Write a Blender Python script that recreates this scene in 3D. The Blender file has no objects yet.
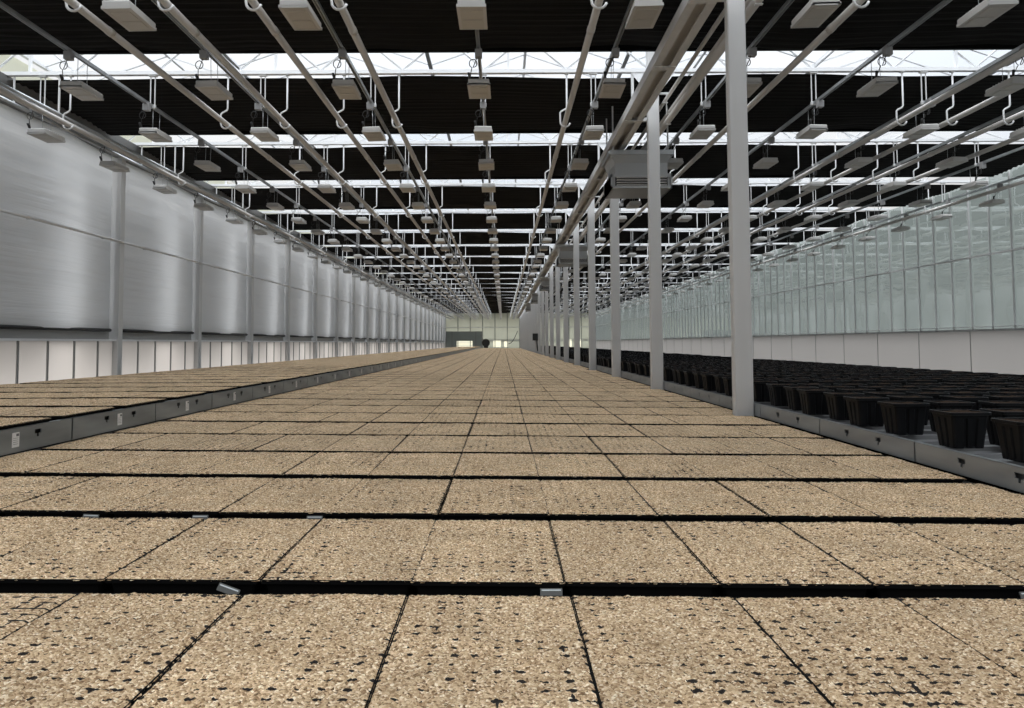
import bpy, math, random
from mathutils import Vector, noise, Matrix
random.seed(7)
SC = bpy.context.scene
COL = SC.collection
PI = math.pi
D = 4.5                 # truss spacing, metres
F = 800.0               # focal length in pixels of the 1024 px frame
U = D / F               # lateral unit
EYE = 1.52
def X(v): return v * U
def H(v): return EYE + v * U * (1 + (.02*min(1, v/600) if v > 0 else 0))
def Y(v): return v * D

# ------------------------------------------------------------------ helpers
class MB:
    def __init__(s): s.v = []; s.f = []; s.m = []; s.sm = []
    def face(s, idx, mi=0, sm=False): s.f.append(idx); s.m.append(mi); s.sm.append(sm)
    def box(s, x0, x1, y0, y1, z0, z1, mi=0):
        b = len(s.v)
        s.v += [(x0,y0,z0),(x1,y0,z0),(x1,y1,z0),(x0,y1,z0),(x0,y0,z1),(x1,y0,z1),(x1,y1,z1),(x0,y1,z1)]
        for q in ((0,3,2,1),(4,5,6,7),(0,1,5,4),(1,2,6,5),(2,3,7,6),(3,0,4,7)):
            s.face([b+i for i in q], mi)
    def cbox(s, x0, x1, y0, y1, z0, z1, c, mi=0):
        """box with chamfered upright corners"""
        p = [(x0+c,y0),(x1-c,y0),(x1,y0+c),(x1,y1-c),(x1-c,y1),(x0+c,y1),(x0,y1-c),(x0,y0+c)]
        s.loft([[(a,b,z0) for a,b in p],[(a,b,z1) for a,b in p]], mi)
    def loft(s, rings, mi=0, caps=True, sm=False):
        n = len(rings[0]); b = len(s.v)
        for r in rings: s.v += [tuple(p) for p in r]
        for k in range(len(rings)-1):
            for i in range(n):
                j = (i+1) % n
                s.face([b+k*n+i, b+k*n+j, b+(k+1)*n+j, b+(k+1)*n+i], mi, sm)
        if caps:
            s.face([b+i for i in range(n)][::-1], mi)
            s.face([b+(len(rings)-1)*n+i for i in range(n)], mi)
    def tube(s, pts, r, n=8, mi=0, rr=None, caps=True):
        pts = [Vector(p) for p in pts]; rings = []
        up = None
        for i, p in enumerate(pts):
            t = (pts[min(i+1,len(pts)-1)] - pts[max(i-1,0)]).normalized()
            if up is None:
                up = Vector((0,0,1)) if abs(t.z) < .9 else Vector((0,1,0))
            a = up.cross(t).normalized(); c = t.cross(a).normalized(); up = c
            rad = rr[i] if rr else r
            rings.append([p + a*math.cos(2*PI*k/n)*rad + c*math.sin(2*PI*k/n)*rad for k in range(n)])
        s.loft(rings, mi, caps, True)
    def grid(s, nx, ny, fn, mi=0, sm=True):
        b = len(s.v)
        for j in range(ny+1):
            for i in range(nx+1): s.v.append(fn(i/nx, j/ny))
        for j in range(ny):
            for i in range(nx):
                a = b+j*(nx+1)+i
                s.face([a, a+1, a+nx+2, a+nx+1], mi, sm)
    def bar(s, p, q, w, h, mi=0):
        """square bar between two points"""
        p = Vector(p); q = Vector(q); t = (q-p).normalized()
        up = Vector((0,1,0)) if abs(t.y) < .9 else Vector((0,0,1))
        a = up.cross(t).normalized()*w/2; c = t.cross(a).normalized()*h/2
        s.loft([[p-a-c, p+a-c, p+a+c, p-a+c], [q-a-c, q+a-c, q+a+c, q-a+c]], mi)
    def mesh(s, name, mats):
        me = bpy.data.meshes.new(name)
        me.from_pydata(s.v, [], s.f)
        for m in (mats if isinstance(mats, (list, tuple)) else [mats]): me.materials.append(m)
        me.polygons.foreach_set('material_index', s.m)
        me.polygons.foreach_set('use_smooth', s.sm)
        me.update()
        return me
def link(name, me, parent=None, loc=None):
    o = bpy.data.objects.new(name, me); COL.objects.link(o)
    if parent is not None: o.parent = parent
    if loc is not None: o.location = loc
    return o
def empty(name, loc=(0,0,0)):
    o = bpy.data.objects.new(name, None); COL.objects.link(o); o.location = loc; o.empty_display_size = .1
    return o
def tag(o, label=None, cat=None, group=None, kind=None):
    if label: o['label'] = label
    if cat: o['category'] = cat
    if group: o['group'] = group
    if kind: o['kind'] = kind
    return o
def dup(src, loc=None, parts=True):
    c = src.copy(); COL.objects.link(c)
    if loc is not None: c.location = loc
    if parts:
        for ch in KIDS.get(src.name, []):
            d = ch.copy(); COL.objects.link(d); d.parent = c
            for g in KIDS.get(ch.name, []):
                e = g.copy(); COL.objects.link(e); e.parent = d
    return c
KIDS = {}
def kid(o, parent):
    KIDS.setdefault(parent.name, []).append(o); return o
ONES = ['zeroth','first','second','third','fourth','fifth','sixth','seventh','eighth','ninth','tenth','eleventh','twelfth','thirteenth','fourteenth','fifteenth','sixteenth','seventeenth','eighteenth','nineteenth']
TENS = {20:'twent',30:'thirt',40:'fort',50:'fift',60:'sixt',70:'sevent',80:'eight',90:'ninet'}
def ordw(n):
    if n < 20: return ONES[n]
    t = n//10*10
    return TENS[t]+'ieth' if n % 10 == 0 else TENS[t]+'y-'+ONES[n%10]

# ------------------------------------------------------------------ materials
def mat(name, col, rough=.5, metal=0., spec=.5, bump=None, var=None):
    m = bpy.data.materials.new(name); m.use_nodes = True
    nt = m.node_tree; b = nt.nodes['Principled BSDF']
    b.inputs['Base Color'].default_value = (*col, 1)
    b.inputs['Roughness'].default_value = rough
    b.inputs['Metallic'].default_value = metal
    b.inputs['Specular IOR Level'].default_value = spec
    if var or bump:
        tc = nt.nodes.new('ShaderNodeTexCoord')
    if var:                                  # (scale xyz, strength) soft wear variation
        mp = nt.nodes.new('ShaderNodeMapping'); mp.inputs['Scale'].default_value = var[0]
        no = nt.nodes.new('ShaderNodeTexNoise'); no.inputs['Scale'].default_value = 1; no.inputs['Detail'].default_value = 4
        rp = nt.nodes.new('ShaderNodeMapRange'); rp.inputs['From Min'].default_value = .3; rp.inputs['From Max'].default_value = .7
        rp.inputs['To Min'].default_value = 1-var[1]; rp.inputs['To Max'].default_value = 1+var[1]
        mx = nt.nodes.new('ShaderNodeVectorMath'); mx.operation = 'SCALE'; mx.inputs[0].default_value = col
        nt.links.new(tc.outputs['Object'], mp.inputs[0]); nt.links.new(mp.outputs[0], no.inputs['Vector'])
        nt.links.new(no.outputs['Fac'], rp.inputs['Value']); nt.links.new(rp.outputs[0], mx.inputs['Scale'])
        nt.links.new(mx.outputs[0], b.inputs['Base Color'])
    if bump:                                 # (scale xyz, strength, distance)
        mp = nt.nodes.new('ShaderNodeMapping'); mp.inputs['Scale'].default_value = bump[0]
        no = nt.nodes.new('ShaderNodeTexNoise'); no.inputs['Scale'].default_value = 1; no.inputs['Detail'].default_value = 3
        bp = nt.nodes.new('ShaderNodeBump'); bp.inputs['Strength'].default_value = bump[1]; bp.inputs['Distance'].default_value = bump[2]
        nt.links.new(tc.outputs['Object'], mp.inputs[0]); nt.links.new(mp.outputs[0], no.inputs['Vector'])
        nt.links.new(no.outputs['Fac'], bp.inputs['Height']); nt.links.new(bp.outputs[0], b.inputs['Normal'])
    return m
M = {}
M['white'] = mat('white_painted_steel', (.66,.665,.66), .45)
M['truss'] = mat('white_truss_paint', (.80,.81,.82), .4)
M['column'] = mat('column_paint', (.60,.60,.595), .45, var=((6,6,.8), .04))
M['pipe'] = mat('pipe_paint', (.55,.53,.50), .4)
M['galv'] = mat('galvanised_steel', (.46,.48,.49), .42, .75, var=((3,3,3), .15))
M['rail'] = mat('container_aluminium', (.27,.29,.30), .48, .55, var=((4,1.3,9), .2))
M['rail_r'] = mat('container_aluminium_pale', (.33,.345,.35), .48, .5, var=((4,1.3,9), .15))
M['lamp'] = mat('lamp_housing', (.52,.51,.49), .45)
M['lens'] = mat('lamp_lens', (.44,.42,.38), .3)
M['cable'] = mat('black_cable', (.02,.02,.02), .5)
M['box'] = mat('junction_box_plastic', (.30,.30,.30), .5)
M['label'] = mat('white_label', (.78,.78,.78), .5)
M['label_ink'] = mat('label_print', (.16,.16,.17), .6)
M['black'] = mat('black_plastic', (.005,.005,.005), .7, spec=.06)
M['pot'] = mat('pot_plastic', (.0055,.006,.007), .5, spec=.12, var=((5,5,5), .3))
M['rimlight'] = mat('pot_rim_highlight', (.035,.037,.04), .4, spec=.4)  # same plastic, paler: light caught on the rim tops is painted in
M['soil'] = mat('bark_soil', (.042,.026,.017), .95, spec=.1, var=((70,70,70), .9), bump=((90,90,90), 1, .01))
M['curtain'] = mat('black_shade_cloth', (.011,.0105,.010), .9, spec=.12, bump=((.7,22,1), .8, .03))
M['floor'] = mat('concrete', (.25,.25,.24), .8, var=((.7,.7,.7), .15))
M['dark_deck'] = mat('bench_liner', (.006,.006,.006), .8, spec=.1)
M['gutter'] = mat('dull_galvanised', (.20,.20,.195), .5, .4)
M['deck'] = mat('pale_deck', (.25,.255,.26), .5, .3)
M['panel'] = mat('lower_wall_panel', (.66,.64,.62), .4)
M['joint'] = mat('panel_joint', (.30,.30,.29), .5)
M['tagmat'] = mat('tray_tag', (.11,.11,.105), .7, spec=.2)
M['unit'] = mat('air_unit_casing', (.40,.41,.41), .4, .4)

def nodes(name):
    m = bpy.data.materials.new(name); m.use_nodes = True; nt = m.node_tree; nt.nodes.clear()
    out = nt.nodes.new('ShaderNodeOutputMaterial'); return m, nt, out
def N(nt, t, **kw):
    n = nt.nodes.new(t)
    for k, v in kw.items():
        if k in ('operation','data_type','blend_type','feature','distribution'): setattr(n, k, v)
        else: n.inputs[k].default_value = v
    return n
def math_(nt, op, a, b=None, c=None):
    n = nt.nodes.new('ShaderNodeMath'); n.operation = op
    for i, v in enumerate((a, b, c)):
        if v is None: continue
        if isinstance(v, (int, float)): n.inputs[i].default_value = v
        else: nt.links.new(v, n.inputs[i])
    return n.outputs[0]

CELLX, CELLY = .0499, .0456
def substrate(name, fine=True):
    """coarse beige vermiculite over a plug tray whose black ribs show at the cell corners"""
    m, nt, out = nodes(name)
    L = nt.links.new
    b = nt.nodes.new('ShaderNodeBsdfPrincipled'); L(b.outputs[0], out.inputs[0])
    b.inputs['Roughness'].default_value = .85; b.inputs['Specular IOR Level'].default_value = .25
    tc = nt.nodes.new('ShaderNodeTexCoord'); oi = nt.nodes.new('ShaderNodeObjectInfo')
    sep = nt.nodes.new('ShaderNodeSeparateXYZ'); L(tc.outputs['Object'], sep.inputs[0])
    rnd = math_(nt, 'MULTIPLY', oi.outputs['Random'], 57.0)
    off = nt.nodes.new('ShaderNodeCombineXYZ'); L(rnd, off.inputs[0]); L(rnd, off.inputs[2])
    pos = nt.nodes.new('ShaderNodeVectorMath'); pos.operation = 'ADD'; L(tc.outputs['Object'], pos.inputs[0]); L(off.outputs[0], pos.inputs[1])
    vo = nt.nodes.new('ShaderNodeTexVoronoi'); vo.inputs['Scale'].default_value = 185; L(pos.outputs[0], vo.inputs['Vector'])
    sc = nt.nodes.new('ShaderNodeSeparateXYZ'); L(vo.outputs['Color'], sc.inputs[0])
    cr = nt.nodes.new('ShaderNodeValToRGB'); L(sc.outputs[0], cr.inputs[0])
    e = cr.color_ramp.elements
    e[0].position = 0; e[0].color = (.15,.085,.04,1)
    e[1].position = 1; e[1].color = (1,.87,.66,1)
    for p, c in ((.15,(.36,.23,.125,1)), (.5,(.60,.425,.25,1)), (.85,(.76,.58,.375,1))):
        k = cr.color_ramp.elements.new(p); k.color = c
    # patchy tone (damp / drier)
    n1 = nt.nodes.new('ShaderNodeTexNoise'); n1.inputs['Scale'].default_value = 5; n1.inputs['Detail'].default_value = 3; L(pos.outputs[0], n1.inputs['Vector'])
    tone = nt.nodes.new('ShaderNodeMapRange'); L(n1.outputs['Fac'], tone.inputs['Value'])
    tone.inputs['From Min'].default_value = .3; tone.inputs['From Max'].default_value = .7
    tone.inputs['To Min'].default_value = .86; tone.inputs['To Max'].default_value = 1.10
    rt = nt.nodes.new('ShaderNodeMapRange'); L(oi.outputs['Random'], rt.inputs['Value'])
    rt.inputs['To Min'].default_value = .93; rt.inputs['To Max'].default_value = 1.05
    tn = math_(nt, 'MULTIPLY', tone.outputs[0], rt.outputs[0])
    colv = nt.nodes.new('ShaderNodeVectorMath'); colv.operation = 'SCALE'; L(cr.outputs[0], colv.inputs[0]); L(tn, colv.inputs['Scale'])
    # cell corner gaps
    def near(v, cell):
        f = math_(nt, 'FRACT', math_(nt, 'DIVIDE', v, cell))
        return math_(nt, 'ABSOLUTE', math_(nt, 'SUBTRACT', f, .5))      # 0 at the grid line
    nw = nt.nodes.new('ShaderNodeTexNoise'); nw.inputs['Scale'].default_value = 60; L(pos.outputs[0], nw.inputs['Vector'])
    wob = math_(nt, 'MULTIPLY', math_(nt, 'SUBTRACT', nw.outputs['Fac'], .5), .55)
    gx = near(sep.outputs[0], CELLX); gy = near(sep.outputs[1], CELLY)
    d = math_(nt, 'SQRT', math_(nt, 'ADD', math_(nt, 'POWER', math_(nt, 'MULTIPLY', gx, .8), 2), math_(nt, 'POWER', math_(nt, 'MULTIPLY', gy, 1.2), 2)))
    n2 = nt.nodes.new('ShaderNodeTexNoise'); n2.inputs['Scale'].default_value = 3.6; n2.inputs['Detail'].default_value = 2; L(pos.outputs[0], n2.inputs['Vector'])
    n3 = nt.nodes.new('ShaderNodeTexNoise'); n3.inputs['Scale'].default_value = 17; n3.inputs['Detail'].default_value = 1; L(pos.outputs[0], n3.inputs['Vector'])
    thr = math_(nt, 'ADD', math_(nt, 'MULTIPLY', math_(nt, 'SUBTRACT', n2.outputs['Fac'], .43), 1.0),
                math_(nt, 'MULTIPLY', math_(nt, 'SUBTRACT', n3.outputs['Fac'], .46), .7))
    dots = math_(nt, 'GREATER_THAN', math_(nt, 'SUBTRACT', math_(nt, 'MINIMUM', thr, .19), math_(nt, 'ADD', d, math_(nt, 'MULTIPLY', wob, .45))), 0)
    # bare ribs where the cover is thin
    lthr = math_(nt, 'SUBTRACT', thr, .29)
    line = math_(nt, 'MINIMUM', math_(nt, 'MULTIPLY', gx, 1.0), gy)
    ribs = math_(nt, 'GREATER_THAN', math_(nt, 'SUBTRACT', math_(nt, 'MINIMUM', lthr, .10), math_(nt, 'ADD', line, math_(nt, 'MULTIPLY', wob, .25))), 0)
    mask = math_(nt, 'MAXIMUM', dots, ribs)
    mx = nt.nodes.new('ShaderNodeMix'); mx.data_type = 'RGBA'
    L(mask, mx.inputs['Factor']); L(colv.outputs[0], mx.inputs['A']); mx.inputs['B'].default_value = (.018,.014,.012,1)
    L(mx.outputs['Result'], b.inputs['Base Color'])
    hgt = math_(nt, 'SUBTRACT', math_(nt, 'MULTIPLY', vo.outputs['Distance'], -1.0), math_(nt, 'MULTIPLY', mask, 1.2))
    hg2 = math_(nt, 'ADD', hgt, math_(nt, 'MULTIPLY', sc.outputs[1], .6))
    bp = nt.nodes.new('ShaderNodeBump'); bp.inputs['Strength'].default_value = .8 if fine else .5; bp.inputs['Distance'].default_value = .005
    L(hg2, bp.inputs['Height']); L(bp.outputs[0], b.inputs['Normal'])
    return m
M['sand'] = substrate('vermiculite')

def screen_mat():
    """silver wall screen: thin woven cloth, part lets daylight through, sheen drawn out along its height"""
    m, nt, out = nodes('silver_screen_cloth'); L = nt.links.new
    tc = nt.nodes.new('ShaderNodeTexCoord')
    mp = nt.nodes.new('ShaderNodeMapping'); mp.inputs['Scale'].default_value = (1,.22,7)
    no = nt.nodes.new('ShaderNodeTexNoise'); no.inputs['Scale'].default_value = 1.6; no.inputs['Detail'].default_value = 4
    L(tc.outputs['Object'], mp.inputs[0]); L(mp.outputs[0], no.inputs['Vector'])
    bp = nt.nodes.new('ShaderNodeBump'); bp.inputs['Strength'].default_value = .75; bp.inputs['Distance'].default_value = .06
    L(no.outputs['Fac'], bp.inputs['Height'])
    df = nt.nodes.new('ShaderNodeBsdfDiffuse'); df.inputs[0].default_value = (.56,.57,.57,1)
    tr = nt.nodes.new('ShaderNodeBsdfTranslucent'); tr.inputs[0].default_value = (.82,.83,.835,1)
    gl = nt.nodes.new('ShaderNodeBsdfAnisotropic'); gl.inputs['Color'].default_value = (.9,.9,.9,1); gl.inputs['Roughness'].default_value = .33; gl.inputs['Anisotropy'].default_value = .7
    for n in (df, gl): L(bp.outputs[0], n.inputs['Normal'])
    a = nt.nodes.new('ShaderNodeMixShader'); a.inputs[0].default_value = .62; L(df.outputs[0], a.inputs[1]); L(tr.outputs[0], a.inputs[2])
    b = nt.nodes.new('ShaderNodeMixShader'); b.inputs[0].default_value = .30; L(a.outputs[0], b.inputs[1]); L(gl.outputs[0], b.inputs[2])
    L(b.outputs[0], out.inputs[0]); return m
M['screen'] = screen_mat()
def glass_mat(name, tint, refl=.12, rough=.02, bumpy=True):
    m, nt, out = nodes(name); L = nt.links.new
    tp = nt.nodes.new('ShaderNodeBsdfTransparent'); tp.inputs[0].default_value = (*tint, 1)
    gl = nt.nodes.new('ShaderNodeBsdfGlossy'); gl.inputs['Roughness'].default_value = rough; gl.inputs['Color'].default_value = (.9,.95,.93,1)
    fr = nt.nodes.new('ShaderNodeLayerWeight'); fr.inputs['Blend'].default_value = refl
    if bumpy:
        tc = nt.nodes.new('ShaderNodeTexCoord')
        no = nt.nodes.new('ShaderNodeTexNoise'); no.inputs['Scale'].default_value = .9; no.inputs['Detail'].default_value = 1
        bp = nt.nodes.new('ShaderNodeBump'); bp.inputs['Strength'].default_value = .3; bp.inputs['Distance'].default_value = .02
        L(tc.outputs['Object'], no.inputs['Vector']); L(no.outputs['Fac'], bp.inputs['Height']); L(bp.outputs[0], gl.inputs['Normal'])
    mx = nt.nodes.new('ShaderNodeMixShader'); L(fr.outputs['Fresnel'], mx.inputs[0]); L(tp.outputs[0], mx.inputs[1]); L(gl.outputs[0], mx.inputs[2])
    L(mx.outputs[0], out.inputs[0]); return m
M['glass'] = glass_mat('wall_glass', (.84,.875,.86), .60)
def roof_mat():
    m, nt, out = nodes('diffusing_roof_glass'); L = nt.links.new
    tp = nt.nodes.new('ShaderNodeBsdfTransparent'); tp.inputs[0].default_value = (.93,.95,.97,1)
    tr = nt.nodes.new('ShaderNodeBsdfTranslucent'); tr.inputs[0].default_value = (.86,.89,.93,1)
    mx = nt.nodes.new('ShaderNodeMixShader'); mx.inputs[0].default_value = .06; L(tp.outputs[0], mx.inputs[1]); L(tr.outputs[0], mx.inputs[2]); L(mx.outputs[0], out.inputs[0])
    return m
M['roofglass'] = roof_mat()
def cloth(name, dcol, tcol, f, spec=0):
    m, nt, out = nodes(name); L = nt.links.new
    df = nt.nodes.new('ShaderNodeBsdfDiffuse'); df.inputs[0].default_value = (*dcol,1)
    tr = nt.nodes.new('ShaderNodeBsdfTranslucent'); tr.inputs[0].default_value = (*tcol,1)
    a = nt.nodes.new('ShaderNodeMixShader'); a.inputs[0].default_value = f; L(df.outputs[0], a.inputs[1]); L(tr.outputs[0], a.inputs[2])
    last = a
    if spec:
        gl = nt.nodes.new('ShaderNodeBsdfGlossy'); gl.inputs['Roughness'].default_value = .25
        b = nt.nodes.new('ShaderNodeMixShader'); b.inputs[0].default_value = spec; L(a.outputs[0], b.inputs[1]); L(gl.outputs[0], b.inputs[2]); last = b
    L(last.outputs[0], out.inputs[0]); return m
M['outscreen'] = cloth('outer_grey_screen', (.31,.335,.32), (.32,.345,.33), .72)
M['lower_l'] = cloth('frosted_lower_panel', (.66,.64,.62), (.86,.82,.78), .92, .04)
M['lower_r'] = cloth('frosted_lower_panel_grey', (.60,.585,.57), (.66,.64,.62), .7, .06)
M['slotsheet'] = cloth('streak_slot_film', (.35,.35,.35), (.66,.66,.66), .5)  # film of the added slotted sheet behind the left screens
M['endcloth'] = cloth('end_wall_cloth', (.66,.66,.61), (.80,.80,.70), .62)
M['cream'] = cloth('cream_window_film', (.9,.87,.74), (.99,.96,.82), .96)
M['enddoor'] = cloth('end_door_sheet', (.42,.45,.44), (.42,.45,.44), .6)

# ------------------------------------------------------------------ camera
cam = bpy.data.cameras.new('camera'); co = bpy.data.objects.new('camera', cam); COL.objects.link(co)
PITCH = math.atan(.055)
co.matrix_world = Matrix.Translation((0,0,EYE)) @ Matrix.Rotation(PI/2+PITCH, 4, 'X') @ Matrix.Rotation(-.005, 4, 'Z')
cam.sensor_width = 36; cam.lens = F/1024*36
VPX, VPY = 503.0, 343.0
cam.shift_x = (512-VPX)/1024
cam.shift_y = -(354-(VPY-F*.055))/1024
cam.clip_end = 400; cam.clip_start = .05
SC.camera = co
def px(xw, yw, zw):
    """image position of a world point (for ranking what shows largest)"""
    return VPX + F*xw/yw, VPY - F*(zw-EYE)/yw

ZEND = 25.3
YEND = Y(ZEND)
TR = [1.784+n for n in range(24)]          # truss planes
XL, XR = -1475, 2260                       # wall planes
YB = -6.0

# ------------------------------------------------------------------ setting
def struct(name, mb, m, parent=None):
    o = link(name, mb.mesh(name, m), parent)
    if parent is None: o['kind'] = 'structure'
    return o
b = MB(); b.box(X(XL)-.3, X(XR)+.3, YB, YEND+.3, -.15, 0); struct('floor', b, M['floor'])

# left wall: lower frosted panels + joints, sill, top gutter beam
b = MB(); b.box(X(XL)-.04, X(XL), YB, YEND, 0, H(14)); wl = struct('wall_left', b, M['lower_l'])
b = MB()
z = 3.64 - .2*20
while z < ZEND:
    if Y(z) > YB: b.box(X(XL), X(XL)+.02, Y(z)-.025, Y(z)+.025, 0, H(14))
    z += .2
link('panel_joint', b.mesh('panel_joint', M['joint']), wl)
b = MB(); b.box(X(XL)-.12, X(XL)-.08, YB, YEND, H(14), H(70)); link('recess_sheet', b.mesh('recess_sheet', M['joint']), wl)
b = MB(); b.box(X(XL)-.10, X(XL)+.10, YB, YEND, H(14), H(21)); struct('trim_1', b, M['truss'])
b = MB()   # folded gutter beam at the wall head
p = [(-1480,700),(-1405,712),(-1398,748),(-1404,750),(-1412,722),(-1480,712)]
b.loft([[(X(a),YB,H(c)) for a,c in p][::-1], [(X(a),YEND,H(c)) for a,c in p][::-1]]); struct('trim_2', b, M['gutter'])
b = MB(); b.box(X(XL)-.10, X(XL)-.06, YB, YEND, H(700), H(860)); struct('wall_left_upper', b, M['endcloth'])

b = MB(); cur = YB  # unseen slotted sheet added outside so daylight falls in streaks on the screens
for n_ in range(-1, 25):
    ys = Y(1.784+n_-1+.56) + .15
    if ys < YB+.5 or ys > YEND-1: continue
    b.box(X(XL)-.62, X(XL)-.60, cur, ys-.48, H(14), H(700)); cur = ys+.48
b.box(X(XL)-.62, X(XL)-.60, cur, YEND, H(14), H(700))
struct('streak_slot_sheet', b, M['slotsheet'])
# right wall: lower panels, sill, glass with mullions, outer screen
b = MB(); b.box(X(XR), X(XR)+.05, YB, YEND, 0, H(46)); wr = struct('wall_right', b, M['lower_r'])
b = MB()
z = 4.414+.03 - .2*28; i = 0
while z < ZEND:
    if Y(z) > YB and i % 3 == 0: b.box(X(XR)-.012, X(XR), Y(z)-.012, Y(z)+.012, 0, H(46))
    z += .2; i += 1
link('panel_joint', b.mesh('panel_joint', M['joint']), wr)
b = MB(); b.box(X(XR)-.06, X(XR)+.02, YB, YEND, H(44), H(54)); struct('trim_3', b, M['joint'])
b = MB(); b.v += [(X(XR)+.02,YB,H(54)),(X(XR)+.02,YEND,H(54)),(X(XR)+.02,YEND,H(750)),(X(XR)+.02,YB,H(750))]; b.face([0,1,2,3][::-1]); wg = struct('window_1', b, M['glass'])
b = MB()
z = 4.414 - .2*28
while z < ZEND:
    if Y(z) > YB: b.box(X(XR)-.03, X(XR)+.02, Y(z)-.009, Y(z)+.009, H(54), H(750))
    z += .2
link('window_frame', b.mesh('window_frame', M['white']), wg)
b = MB(); b.box(X(XR)-.05, X(XR), YB, YEND, H(390), H(398)); b.box(X(XR)-.06, X(XR), YB, YEND, H(62), H(66)); link('crossbar', b.mesh('crossbar', M['white']), wg)
b = MB()
nseg = 110
def fo(u, v):
    y = YB + (YEND-YB)*v
    return (X(XR)+.22+.03*noise.noise(Vector((y*.8, u*3, 2))), y, H(54)+(H(760)-H(54))*u)
b.grid(10, nseg*2, fo)
tag(link('outer_screen', b.mesh('outer_screen', M['outscreen'])), 'grey green roller screen hanging outside the glazed right-hand wall', 'screen')

# end wall
b = MB()
HOLES = [(-1180,-770,-110,70), (-260,-50,-110,80), (10,130,-110,50), (1600,1740,-110,90), (1850,1990,-110,90)]
hb_ = sorted({h for q in HOLES for h in q[2:]} | {-270, 870})
for h0, h1 in zip(hb_, hb_[1:]):
    cur = XL
    for q in HOLES + [(XR, XR, -999, 999)]:
        if q[2] < h1 and q[3] > h0:
            if q[0] > cur: b.box(X(cur), X(q[0]), YEND, YEND+.06, H(h0), H(h1))
            cur = q[1]
we = struct('wall_end', b, M['endcloth'])
b = MB()
b.box(X(XL), X(XR), YEND-.12, YEND, H(385), H(402)); b.box(X(XL), X(XR), YEND-.1, YEND, H(55), H(66)); struct('trim_4', b, M['white'])
b = MB(); zc = XL+20
while zc < XR:
    b.box(X(zc)-.05, X(zc)+.05, YEND-.08, YEND, 0, H(740)); zc += 312
struct('trim_5', b, M['joint'])
# grey sheeted double door on the left of the end wall
b = MB(); b.box(X(-1440), X(-1180), YEND-.20, YEND-.14, 0, H(290)); b.box(X(-770), X(-540), YEND-.20, YEND-.14, 0, H(290)); b.box(X(-1180), X(-770), YEND-.20, YEND-.14, H(70), H(290)); dr = struct('door_1', b, M['enddoor'])
b = MB()
for k in (0,1,5,6): b.box(X(-1440+150*k)-.04, X(-1440+150*k)+.04, YEND-.24, YEND-.2, 0, H(290))
b.box(X(-1440), X(-540), YEND-.24, YEND-.2, H(282), H(294)); link('door_frame', b.mesh('door_frame', M['joint']), dr)
def endwin(n, x0, x1, h0, h1, bars=1):
    b = MB()
    b.box(X(x0), X(x1), YEND+.01, YEND+.03, H(h0), H(h1)); o = struct('window_%d' % n, b, M['cream'])
    f = MB()
    for k in range(bars+1):
        zz = H(h0)+(H(h1)-H(h0))*k/bars
        f.box(X(x0)-.03, X(x1)+.03, YEND-.06, YEND+.01, zz-.03, zz+.03)
    for xx in (x0, x1): f.box(X(xx)-.03, X(xx)+.03, YEND-.06, YEND+.01, H(h0), H(h1))
    link('window_frame', f.mesh('window_frame', M['white']), o)
endwin(2, -1180, -770, -110, 70, 3); endwin(3, -260, -50, -110, 80); endwin(4, 10, 130, -110, 50)
endwin(5, 1600, 1740, -110, 90); endwin(6, 1850, 1990, -110, 90)

# roof: glazed gables with ridges and gutters along the building
RP = 635     # gable pitch
b = MB(); fr = MB(); fb = MB()
x0 = XL; k = 0
nb = int(round((XR-XL)/RP)); RP = (XR-XL)/nb
for k in range(nb):
    a = XL+k*RP; c = a+RP/2; e = a+RP
    for (p, q, zp, zq) in ((a, c, 880, 985), (c, e, 985, 880)):
        s = len(b.v)
        b.v += [(X(p),YB,H(zp)),(X(q),YB,H(zq)),(X(q),YEND,H(zq)),(X(p),YEND,H(zp))]
        b.face([s,s+1,s+2,s+3])
    fr.box(X(c)-.025, X(c)+.025, YB, YEND, H(982), H(990))
    fr.box(X(a)-.035, X(a)+.035, YB, YEND, H(872), H(880))
    yy = YB
    while yy < 60:
        fr.bar((X(a),yy,H(878)), (X(c),yy,H(983)), .022, .03); fr.bar((X(c),yy,H(983)), (X(e),yy,H(878)), .022, .03)
        yy += 1.125
ce = struct('ceiling', b, M['roofglass'])
link('glazing_bar', fr.mesh('glazing_bar', M['truss']), ce)

# ------------------------------------------------------------------ trusses
def truss_mesh():
    lo = MB(); lo.box(X(XL)+.02, X(XR)-.02, -.045, .045, H(747), H(757))
    up = MB(); up.box(X(XL)+.02, X(XR)-.02, -.04, .04, H(856), H(868))
    br = MB(); P = 232
    a = -281 - P*6
    while a < XR:
        for (p, q) in ((a, a+P/2), (a+P/2, a+P)):
            z0, z1 = (757, 856) if p == a else (856, 757)
            if p > XL+5 and q < XR-5:
                br.tube([(X(p),0,H(z0)), (X(q),0,H(z1))], .019, 6)
        a += P
    for p in (-640, -1336, 424-696+290, 1345-58, 2041-58):
        br.box(X(p)-.02, X(p)+.02, -.02, .02, H(757), H(856))
    return lo.mesh('bottom_chord', M['truss']), up.mesh('top_chord', M['truss']), br.mesh('lattice', M['truss'])
tm = truss_mesh()
for i, z in enumerate(TR):
    e = empty('roof_truss', (0, Y(z), 0))
    lab = 'white lattice roof truss above the benches, %s truss from the camera' % ordw(i+1)
    tag(e, lab, 'truss', 'lattice trusses across the roof')
    for n, me in zip(('bottom_chord','top_chord','lattice'), tm): link(n, me, e)

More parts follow.
